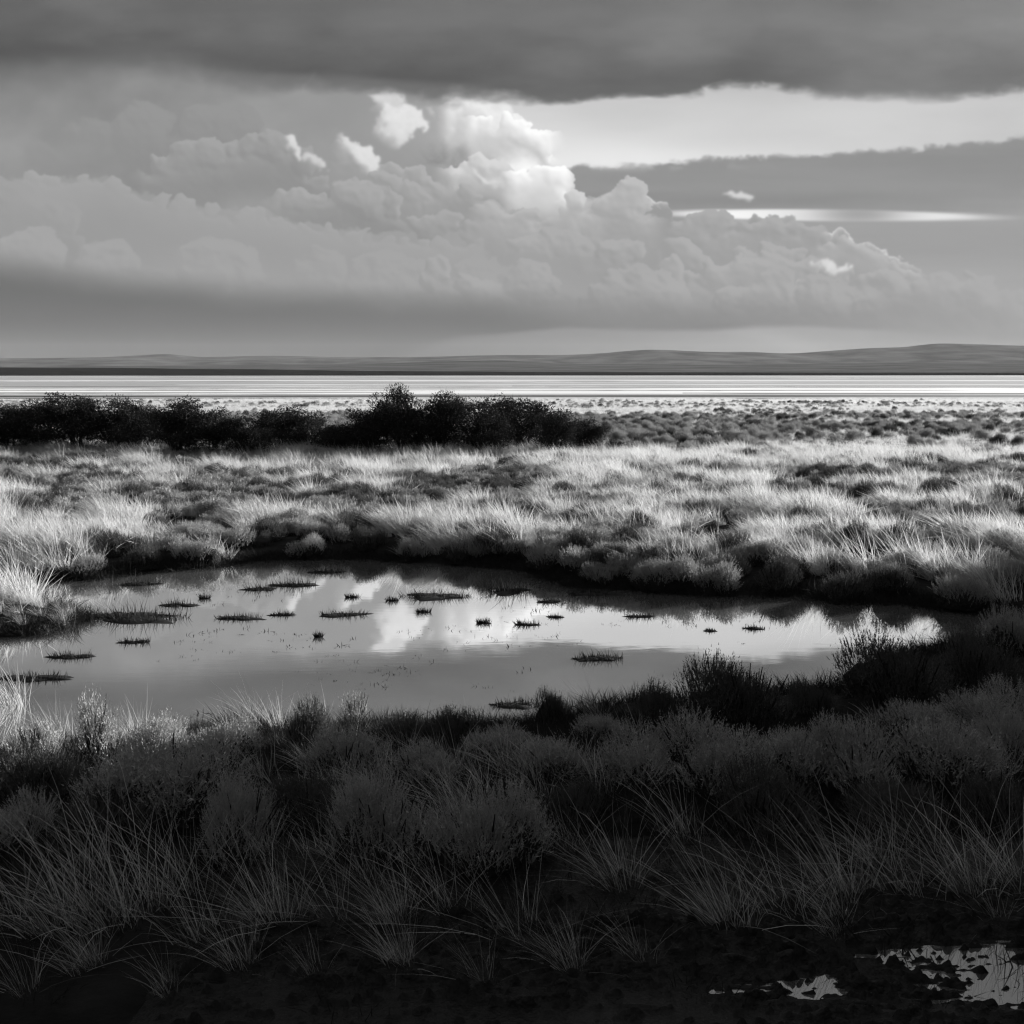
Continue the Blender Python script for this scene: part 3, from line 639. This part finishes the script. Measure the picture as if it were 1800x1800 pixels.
def ground_at(px, py):
    z = .2
    for _ in range(4):
        x, y = P(px, py, z); z = float(height(np.array([x]), np.array([y]))[0])
    return x, y, z
for px, py, w, h, k, lab in BUSH:
    x, y, z = ground_at(px, py); m = y/F_PX
    place_sage({'s': SAGES, 'd': SAGES_DARK, 'o': SAGES_OPEN}[k], x, y, z-.02, w*m, h*m, lab, 'sagebrush on the near bank')
# the far bank and the field: mounds one can still count
def scatter_xy(rs, want, y0, y1, mind, cond):
    out = []
    for _ in range(want*40):
        if len(out) >= want: break
        x, y = wedge(rs, 1, y0, y1); x, y = float(x[0]), float(y[0])
        if not cond(x, y): continue
        if all((x-a)**2+(y-b)**2 > mind**2 for a, b in out): out.append((x, y))
    return out
rs = np.random.RandomState(5)
edge = scatter_xy(rs, 62, 18.5, 26.5, .8, lambda x, y: .2 < float(shore(np.array([x]), np.array([y]))[0]) < 2.6 and (x > -4 or RS.rand() < .5))
field = scatter_xy(rs, 190, 25.5, 48.5, 1.1, lambda x, y: float(shore(np.array([x]), np.array([y]))[0]) > 2.0)
def third(x, y): return ('left', 'middle', 'right')[min(2, max(0, int((x/y*F_PX+900)/600)))]
for x, y in edge:
    z = float(height(np.array([x]), np.array([y]))[0]); g = RS.uniform(.8, 1.25)
    place_sage(SAGES if RS.rand() < .6 else SAGES_DARK, x, y, z-.03, 1.0*g, .5*g, f'sagebrush overhanging the far pond edge, {third(x, y)} part of the bank', f'sagebrush along the far pond edge, {third(x, y)} part')
for x, y in field:
    z = float(height(np.array([x]), np.array([y]))[0]); g = RS.uniform(.6, 1.25); near = y < 36
    dk = RS.rand() < .35
    lab = f'{"dark" if dk else "pale"} sagebrush mound in the sunlit grass, {third(x, y)} third, {"nearer the pond" if near else "nearer the dark trees"}'
    place_sage(SAGES_DARK if dk else SAGES_LOW, x, y, z-.03, 1.15*g, .62*g, lab, 'sagebrush in the field: '+lab.split(' in the ')[0]+' '+lab.split(', ', 1)[1])

# ---- the dark trees beyond the field
TREES = [(-45, 722, 130), (15, 716, 110), (75, 708, 105), (140, 692, 115), (200, 702, 105), (252, 708, 100), (312, 699, 115), (375, 722, 105), (428, 745, 90), (482, 714, 105), (535, 736, 85),
         (598, 742, 100), (648, 712, 120), (703, 685, 110), (752, 732, 80), (776, 691, 95), (840, 707, 115), (920, 696, 135), (968, 722, 80), (1030, 738, 72), (1083, 772, 50)]
TLAB = ['dark bushy tree cut by the left frame edge', 'dark low tree second at the left edge, with a forked bare top', 'dark tree left of the tallest crown of the left row', 'tallest dark tree of the row at left',
        'dark tree just right of the tallest one of the left row', 'dark tree in the middle of the left row with a flat top', 'dark tree with upright twigs near the right end of the left row', 'lower dark tree where the left row steps down',
        'low dark bush in the dip between left row and the round one', 'round topped dark tree standing between the two groups', 'dark sloping tree just left of the gap', 'low dark tree at the left foot of the centre group',
        'dark tree on the left shoulder of the centre group', 'tallest dark tree of the centre group with a rounded head', 'low grey tinged bush between the two round heads of the centre group', 'dark round headed tree with open stems, second tallest of the centre group',
        'dark twiggy tree right of the second round head, with light showing under it', 'broad dark tree at the right end of the centre group', 'smaller dark tree leaning at the right flank of the centre group', 'lone small dark tree right of the centre group', 'last low dark bush at the right of the trees']
TM = [tree_meshes(300+i, 3., 3.) for i in range(6)]
rs = np.random.RandomState(9)
for i, (px, top, w) in enumerate(TREES):
    py = rs.uniform(799, 808); x, y, z = ground_at(px, py); m = y/F_PX
    root = bpy.data.objects.new('desert_tree', None); COL.objects.link(root); root.location = (x, y, z-.02); tr, cr = TM[i % 6]
    link('trunk', tr, root); link('crown', cr, root); h = (py-top)*m*1.05; s = w*m*(1.12 if i < 12 else 1.05)
    root.scale = (s/3., s/3., h/3.); root.rotation_euler = (0, 0, rs.uniform(0, 6.28))
    tag(root, TLAB[i], 'tree', 'dark trees beyond the field')

# ---- grass and scrub nobody could count
rs = np.random.RandomState(21)
G_FIELD = [tuft(400+i, 78, .22, .22, .78, .0125, 1.1, .5, 3, M_GRASS, short=1.3) for i in range(6)]
G_LOW = [tuft(420+i, 70, .22, .12, .34, .010, .6, .7, 2, M_GRASS) for i in range(4)]
x, y = wedge(rs, 23500, 18.0, 48.5, 1.46); s = shore(x, y); nz = .4*fbm(x*.22+3, y*.16+8, 77, 4)+.6*vnoise(x*.85+3, y*.62+8, 79)
keep = (s > .15+1.1*sstep(-2, 1, x)) & (nz > .47-.14*sstep(37, 44, y)) & (rs.rand(len(x)) < .3+.7*sstep(.46, .56, nz+.10*sstep(37, 46, y)))
x, y, nz = x[keep], y[keep], nz[keep]
stuff_scatter('field_grass', G_FIELD, np.stack([x, y, height(x, y)], -1), rs.uniform(-.5, .5, len(x)), rs.uniform(.55, 1.1, len(x))*np.clip(.57+2.9*(nz-.45)+.5*sstep(34, 44, y), .42, 1.3), 'pale dry grass covering the sunlit field beyond the pond', 1)
x, y = wedge(rs, 40000, 52, 170, 1.35); nz = fbm(x*.05+3, y*.06+8, 87, 4); keep = rs.rand(len(x)) < sstep(.30, .48, nz)
x, y = x[keep], y[keep]
stuff_scatter('far_grass', G_LOW, np.stack([x, y, height(x, y)], -1), rs.uniform(-.5, .5, len(x)), rs.uniform(.8, 1.7, len(x)), 'bright low grass of the flat beyond the trees', 2)
x, y = wedge(rs, 21000, 50, 150, 1.4); nz = fbm(x*.035+13, y*.11+8, 97, 5); keep = rs.rand(len(x)) < (.06+sstep(.44, .56, nz))*(1.05-.8*sstep(58, 120, y)); x, y = x[keep], y[keep]
stuff_scatter('far_scrub', [m for m, _ in SAGES_LOW]+[m for m, _ in SAGES]+[m for m, _ in SAGES_DARK], np.stack([x, y, height(x, y)-.03], -1), rs.uniform(0, 6.28, len(x)), rs.uniform(.45, 1.1, len(x))*(1-.35*sstep(60, 110, y)), 'low sagebrush scrub scattered over the flat beyond the trees', 3)
x, y = wedge(rs, 11700, 18.5, 49, 1.46); s = shore(x, y); nz = fbm(x*.3+33, y*.2+8, 117, 5); keep = (s > .5) & (rs.rand(len(x)) < .12+.88*sstep(.42, .6, nz)); x, y = x[keep], y[keep]
stuff_scatter('field_scrub', [m for m, _ in SAGES_LOW]*2+[m for m, _ in SAGES_DARK], np.stack([x, y, height(x, y)-.03], -1), rs.uniform(0, 6.28, len(x)), rs.uniform(.35, .88, len(x)), 'small dark scrub between the grass of the field', 7)
x = rs.uniform(-26, 6, 420); y = rs.uniform(48.5, 54, 420)
stuff_scatter('tree_undergrowth', [m for m, _ in SAGES_DARK], np.stack([x, y, height(x, y)-.03], -1), rs.uniform(0, 6.28, len(x)), rs.uniform(.4, .9, len(x)), 'dark low scrub at the foot of the trees', 8)
x = rs.uniform(9, 52, 6500); y = rs.uniform(4, 50, 6500); keep = (x > y*.47+1.2) & (shore(x, y) > .5) & (fbm(x*.3, y*.3, 131, 4) > .42); x, y = x[keep], y[keep]
stuff_scatter('knoll_scrub', [m for m, _ in SAGES_LOW]+[m for m, _ in SAGES_DARK], np.stack([x, y, height(x, y)-.05], -1), rs.uniform(0, 6.28, len(x)), rs.uniform(.5, 1.2, len(x)), 'low scrub on the knoll beside the pond', 12)
# near bank
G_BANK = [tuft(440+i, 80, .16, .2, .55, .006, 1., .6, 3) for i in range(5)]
G_TURF = [tuft(460+i, 60, .22, .06, .22, .007, .5, 1., 2, M_TURF) for i in range(4)]
x, y = wedge(rs, 6100, 7.0, 13, 1.6); s = shore(x, y); nz = fbm(x*.7+3, y*.7+8, 107, 4); keep = (s > .05) & (rs.rand(len(x)) < sstep(.46, .66, nz)*.16*(.1+.9*sstep(10.6, 9.4, y))) & (y > 7.5)
x, y = x[keep], y[keep]
stuff_scatter('bank_grass', G_BANK, np.stack([x, y, height(x, y)], -1), rs.uniform(-.6, .6, len(x)), rs.uniform(.5, 1.1, len(x)), 'thin dry grass in the shade of the near bank', 4)
x, y = wedge(rs, 5200, 5.8, 12, 1.65); s = shore(x, y); keep = (s > .1) & (rs.rand(len(x)) < sstep(6.3, 8.2, y)*.85+.06); x, y = x[keep], y[keep]
stuff_scatter('short_turf', G_TURF, np.stack([x, y, height(x, y)], -1), rs.uniform(0, 6.28, len(x)), rs.uniform(.6, 1.3, len(x)), 'dark short turf beside the muddy track', 5)
x, y = wedge(rs, 15000, 12, 25, 1.4); s = shore(x, y); keep = (s > -.12) & (s < .5); x, y = x[keep], y[keep]
stuff_scatter('shore_turf', G_TURF, np.stack([x, y, np.maximum(height(x, y), -.02)], -1), rs.uniform(0, 6.28, len(x)), rs.uniform(.7, 1.5, len(x)), 'dark wet turf along the water edge of the pond', 6)

x = rs.uniform(-10, -3.5, 1500); y = rs.uniform(14, 22, 1500); keep = (signed(x, y, W_PEN) < .15) | ((shore(x, y) > .05) & (y < 17.5) & (rs.rand(1500) < .5)); x, y = x[keep], y[keep]
stuff_scatter('spit_grass', G_BANK+G_TURF*2, np.stack([x, y, np.maximum(height(x, y), 0)], -1), rs.uniform(-.5, .5, len(x)), rs.uniform(.3, .7, len(x)), 'short dry grass on the spit at the left of the pond', 9)

# ---- tall tufts of dry grass one can count
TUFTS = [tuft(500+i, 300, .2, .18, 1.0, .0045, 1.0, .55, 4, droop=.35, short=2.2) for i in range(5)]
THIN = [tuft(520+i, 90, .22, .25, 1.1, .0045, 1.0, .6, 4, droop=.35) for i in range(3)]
REED = [tuft(540+i, 110, .22, .2, .85, .007, .8, .35, 3, M_GRASS, short=1.2) for i in range(4)]
ORD = ['first', 'second', 'third', 'fourth', 'fifth', 'sixth', 'seventh', 'eighth', 'ninth', 'tenth', 'eleventh', 'twelfth', 'thirteenth', 'fourteenth', 'fifteenth', 'sixteenth']
def tuft_row(row, items, group, what, z=None, name='grass_tuft'):
    for i, (px, py, h, k) in enumerate(sorted(items)):
        x, y, zz = ground_at(px, py); zz = max(zz, 0.)
        o = link(name, {'t': TUFTS, 'n': THIN, 'r': REED}[k][RS.randint({'t': 5, 'n': 3, 'r': 4}[k])]); m = y/F_PX
        s = h*m/{'t': .85, 'n': .95, 'r': .75}[k]; o.location = (x, y, zz-.01); o.scale = (s, s, s); o.rotation_euler = (0, 0, RS.uniform(-.35, .35))
        tag(o, f'{what}, {ORD[i]} from the left {row}', 'grass tuft', group)
tuft_row('in the lowest row beside the muddy track', [(60, 1735, 150, 'n'), (160, 1700, 130, 't'), (300, 1745, 110, 'n'), (420, 1700, 150, 't'), (560, 1720, 110, 'n'), (700, 1690, 140, 't'), (860, 1720, 120, 'n'), (1000, 1700, 140, 't'), (1130, 1690, 120, 'n'), (1480, 1640, 110, 't'), (1750, 1620, 120, 'n')], 'dry tufts beside the track', 'thin dry grass tuft')
tuft_row('in the row below the grey sagebrush', [(40, 1610, 230, 'n'), (130, 1625, 260, 't'), (235, 1620, 290, 't'), (360, 1640, 240, 'n'), (480, 1620, 230, 't'), (600, 1600, 190, 'n'), (690, 1620, 170, 't'), (790, 1600, 200, 'n'), (930, 1640, 220, 'n'), (1085, 1560, 200, 't'), (1270, 1625, 220, 't'), (1400, 1610, 240, 'n'), (1500, 1590, 230, 't'), (1610, 1580, 210, 'n'), (1700, 1575, 240, 't'), (1790, 1570, 250, 't')], 'tall dry tufts on the near bank', 'tall leaning dry grass tuft')
tuft_row('among the shaded sagebrush', [(180, 1540, 200, 'n'), (330, 1560, 240, 'n'), (1010, 1500, 150, 'n'), (1210, 1475, 180, 'n'), (1640, 1500, 190, 'n'), (1560, 1520, 200, 'n'), (650, 1560, 150, 'n')], 'tall dry stalks in the shaded sagebrush', 'sparse tall dry grass stalks')
tuft_row('along the near pond edge', [(15, 1300, 105, 'r'), (95, 1305, 105, 'r'), (230, 1305, 95, 'r'), (410, 1290, 80, 'n'), (455, 1275, 100, 'n'), (500, 1285, 85, 'r'), (555, 1280, 80, 'r'), (830, 1270, 60, 'n'), (1055, 1265, 90, 'n'), (1180, 1250, 60, 'n')], 'grass at the near pond edge', 'upright reedy grass tuft')
tuft_row('along the far pond edge', [(30, 1010, 80, 'r'), (90, 1012, 80, 'r'), (150, 1008, 75, 'r'), (210, 1006, 60, 'n'), (300, 998, 45, 'n'), (370, 992, 40, 'n'), (440, 990, 45, 'r'), (1190, 1035, 90, 'r'), (1440, 1045, 110, 'r'), (1530, 1050, 120, 'r'), (1610, 1060, 120, 'r'), (1700, 1070, 130, 'r'), (1770, 1075, 130, 'r')], 'grass at the far pond edge', 'reedy grass tuft')
tuft_row('on the left spit in the pond', [(10, 1105, 70, 'r'), (45, 1108, 60, 'r'), (75, 1100, 45, 'r'), (120, 1085, 40, 'r')], 'bright grass on the left spit', 'bright reedy grass tuft')

# ---- islets and mats in the pond
ISLETS = [(517, 1029, 78, 14, 'g', 'dark grassy islet in the far left of the pond, right one of two'), (458, 1036, 52, 14, 'g', 'dark grassy islet in the far left of the pond, left one of two'), (575, 1006, 60, 12, 'g', 'flat dark islet closest to the far bank, left of centre'),
 (245, 1027, 70, 12, 'g', 'low dark islet in the left channel behind the spit'), (315, 1064, 62, 12, 'g', 'small round grassy islet behind the long one at left'), (232, 1086, 190, 22, 'g', 'long dark grassy islet off the tip of the left spit'),
 (418, 1087, 80, 7, 'm', 'thin mat of stems between the long islet and the pond centre'), (497, 1081, 40, 8, 'g', 'tiny grassy islet left of the pond centre'), (602, 1081, 80, 8, 'm', 'flat mat of weed left of the cloud reflection'),
 (765, 1049, 124, 12, 'g', 'long thin dark islet at the middle of the far water'), (895, 1040, 76, 24, 'g', 'bushy dark islet right of the long thin one'), (745, 1076, 24, 6, 'm', 'small mud lump left of the cloud reflection'),
 (690, 1056, 22, 5, 'm', 'small mud lump below the long thin islet'), (1052, 1158, 84, 16, 'g', 'oval dark islet alone in the bright open water'), (926, 1098, 44, 6, 'm', 'flat mud patch right of the white reflection'), (977, 1085, 26, 6, 'g', 'tiny grassy lump at the middle right of the water'),
 (1042, 1045, 84, 10, 'g', 'flat dark islet at the far edge, where the water narrows at right'), (850, 1095, 26, 5, 'm', 'small flat mud patch over the white reflection'), (1126, 1084, 46, 6, 'm', 'thin stems on the water right of the tiny grassy lump'), (1325, 1105, 40, 7, 'g', 'small dark tuft on the water at right'),
 (1248, 1109, 22, 5, 'g', 'tiny dark tuft left of another in the right water'), (235, 1129, 54, 5, 'm', 'patch of short stems below the long islet'), (125, 1155, 74, 5, 'm', 'line of short stems in the lower left water'), (60, 1193, 116, 9, 'm', 'brown weed mat at the lower left of the pond'),
 (620, 1050, 24, 5, 'm', 'small lump left of the long thin islet'), (360, 1052, 18, 4, 'm', 'speck of mud in the left channel'), (905, 1240, 90, 12, 'g', 'dark weed bank at the near edge left of the small round bush'), (965, 1058, 40, 10, 'g', 'ragged dark clump beside the bushy islet'), (560, 1120, 14, 3, 'm', 'speck of mud in the open water below the tiny islet')]
def islet(px, py, w, h, k, label, seed):
    rs = np.random.RandomState(seed); x, y = P(px, py); m = y/F_PX; a = w*m*.5; b = max(a*.42, h*m*1.2); b = min(b, a*.9)
    n = 28; rings = [(0, .06), (.45, .055), (.8, .03), (1., -.03)]; V, F = [], []
    ph = rs.uniform(0, 6.28, 5); amp = lambda t: max(.3, 1+.30*math.sin(2*t+ph[0])+.2*math.sin(3*t+ph[3])+.16*math.sin(5*t+ph[1])+.13*math.sin(9*t+ph[2])+.1*math.sin(13*t+ph[4]))
    hh = min(.035, .01+a*.03)
    for r, z in rings:
        for i in range(n):
            t = 2*math.pi*i/n; q = r*amp(t); V.append((a*q*math.cos(t), b*q*math.sin(t), z/.06*hh*(1+.3*rs.normal()*(r > 0) * (r < 1))))
    for j in range(len(rings)-1):
        for i in range(n):
            p, q = j*n+i, j*n+(i+1) % n; F += [[p, q, q+n, p+n]]
    root = link('grassy_islet' if k == 'g' else 'weed_mat', new_mesh('islet', V, F, M_MUD, True), None, (x, y, .0))
    tag(root, label, 'islet' if k == 'g' else 'weed mat', 'islets in the pond')
    nb = int((330 if k == 'g' else 160)*max(.6, a*2.2)); t = rs.uniform(0, 6.28, nb); q = np.sqrt(rs.uniform(0, 1, nb))*1.05
    B = np.stack([a*q*np.cos(t), b*q*np.sin(t), hh*.6*(1-q)], -1); D = np.stack([.5*np.cos(t)*q-.2, .5*np.sin(t)*q, .9+0*q], -1)+rs.normal(0, .2, (nb, 3)); D[:, 2] = np.abs(D[:, 2])+.15; D /= np.linalg.norm(D, axis=1)[:, None]
    L = (h*m*(.25+1.6*rs.uniform(0, 1, nb)**2.5)*(1.1-.6*q) if k == 'g' else .05+.05*rs.rand(nb)); V2, F2 = strips(rs, B, D, L, .011+0*L, rs.normal(0, .2, (nb, 3)), 2)
    link('turf', new_mesh('islet_turf', V2, F2, M_TURF), root)['kind'] = 'stuff'
for i, a in enumerate(ISLETS): islet(*a, 700+i)

rs = np.random.RandomState(77); x = rs.uniform(-9.5, 8, 2600); y = rs.uniform(12.6, 23, 2600); s = shore(x, y); nz = fbm(x*.5+3, y*.9+8, 127, 4); keep = (s < -.1) & (rs.rand(2600) < sstep(.5, .68, nz)*.7+.10*sstep(-1.2, -.2, s)); x, y = x[keep], y[keep]
FLECK = [tuft(600+i, 9, .10, .02, .07, .016, .4, 1.6, 2, M_TURF, name='fleck') for i in range(4)]
stuff_scatter('floating_weed', FLECK, np.stack([x, y, 0*x+.004], -1), rs.uniform(0, 6.28, len(x)), rs.uniform(.4, 1.3, len(x)), 'specks of floating weed and stem ends on the pond', 10)

# ---- muddy track with its puddles
tx = np.arange(TRACK[0], TRACK[1], .013); ty = np.arange(TRACK[2], TRACK[3], .013); X, Y, f = grid(tx, ty)
rut = np.sin((Y-.16*X)*5.2+1.2*(fbm(X*.6, Y*.6, 3, 2)-.5))
det = .042*(fbm(X*1.3, Y*4.4, 15, 5)-.5)*2+.016*(fbm(X*5, Y*15, 25, 4)-.5)*2+.012*rut
clod = np.maximum(fbm(X*3+3, Y*15, 35, 4)-.58, 0)*.20+np.maximum(fbm(X*11+3, Y*44, 45, 3)-.60, 0)*.20+.006*(fbm(X*26, Y*50, 49, 3)-.5)
dip = .060*np.exp(-(((X-3.25-.5*(Y-6.2))/1.0)**2+((Y-6.22)/.36)**2)**1.5)+.040*np.exp(-(((X-1.6)/.28)**2+((Y-6.02)/.10)**2))
e = in_track(X, Y, .5)
PUD = float(base_height(np.array([2.8]), np.array([6.3]))[0])
Zt = (base_height(X, Y)*(1-.8*e*sstep(7.4, 6.8, Y))+PUD*.8*e*sstep(7.4, 6.8, Y))+(det+clod-dip+.012)*e-.10*(1-e)
pool = np.maximum(np.exp(-(((X-3.25-.5*(Y-6.2))/1.25)**2+((Y-6.22)/.5)**2)**2), np.exp(-(((X-1.6)/.5)**2+((Y-6.02)/.2)**2)**2))
Zt = np.where(e > .02, np.maximum(Zt, PUD-.007+.05*e*np.clip(.35-pool, 0, 1)-.10*(1-e)-.3*np.clip(pool-.2, 0, 1)), Zt)
mud = link('mud_track', new_mesh('mud_track', np.stack([X, Y, Zt], -1), f, M_WETMUD, True)); mud['kind'] = 'structure'
gx_, gy_, pf = grid(np.linspace(1.0, 4.9, 12), np.linspace(5.65, 6.85, 8))
pud = link('puddle_water', new_mesh('puddle_water', np.stack([gx_, gy_, 0*gx_+PUD-.007], -1), pf, water_material('puddle', .75, .03, .05, 6, .02))); pud['kind'] = 'structure'
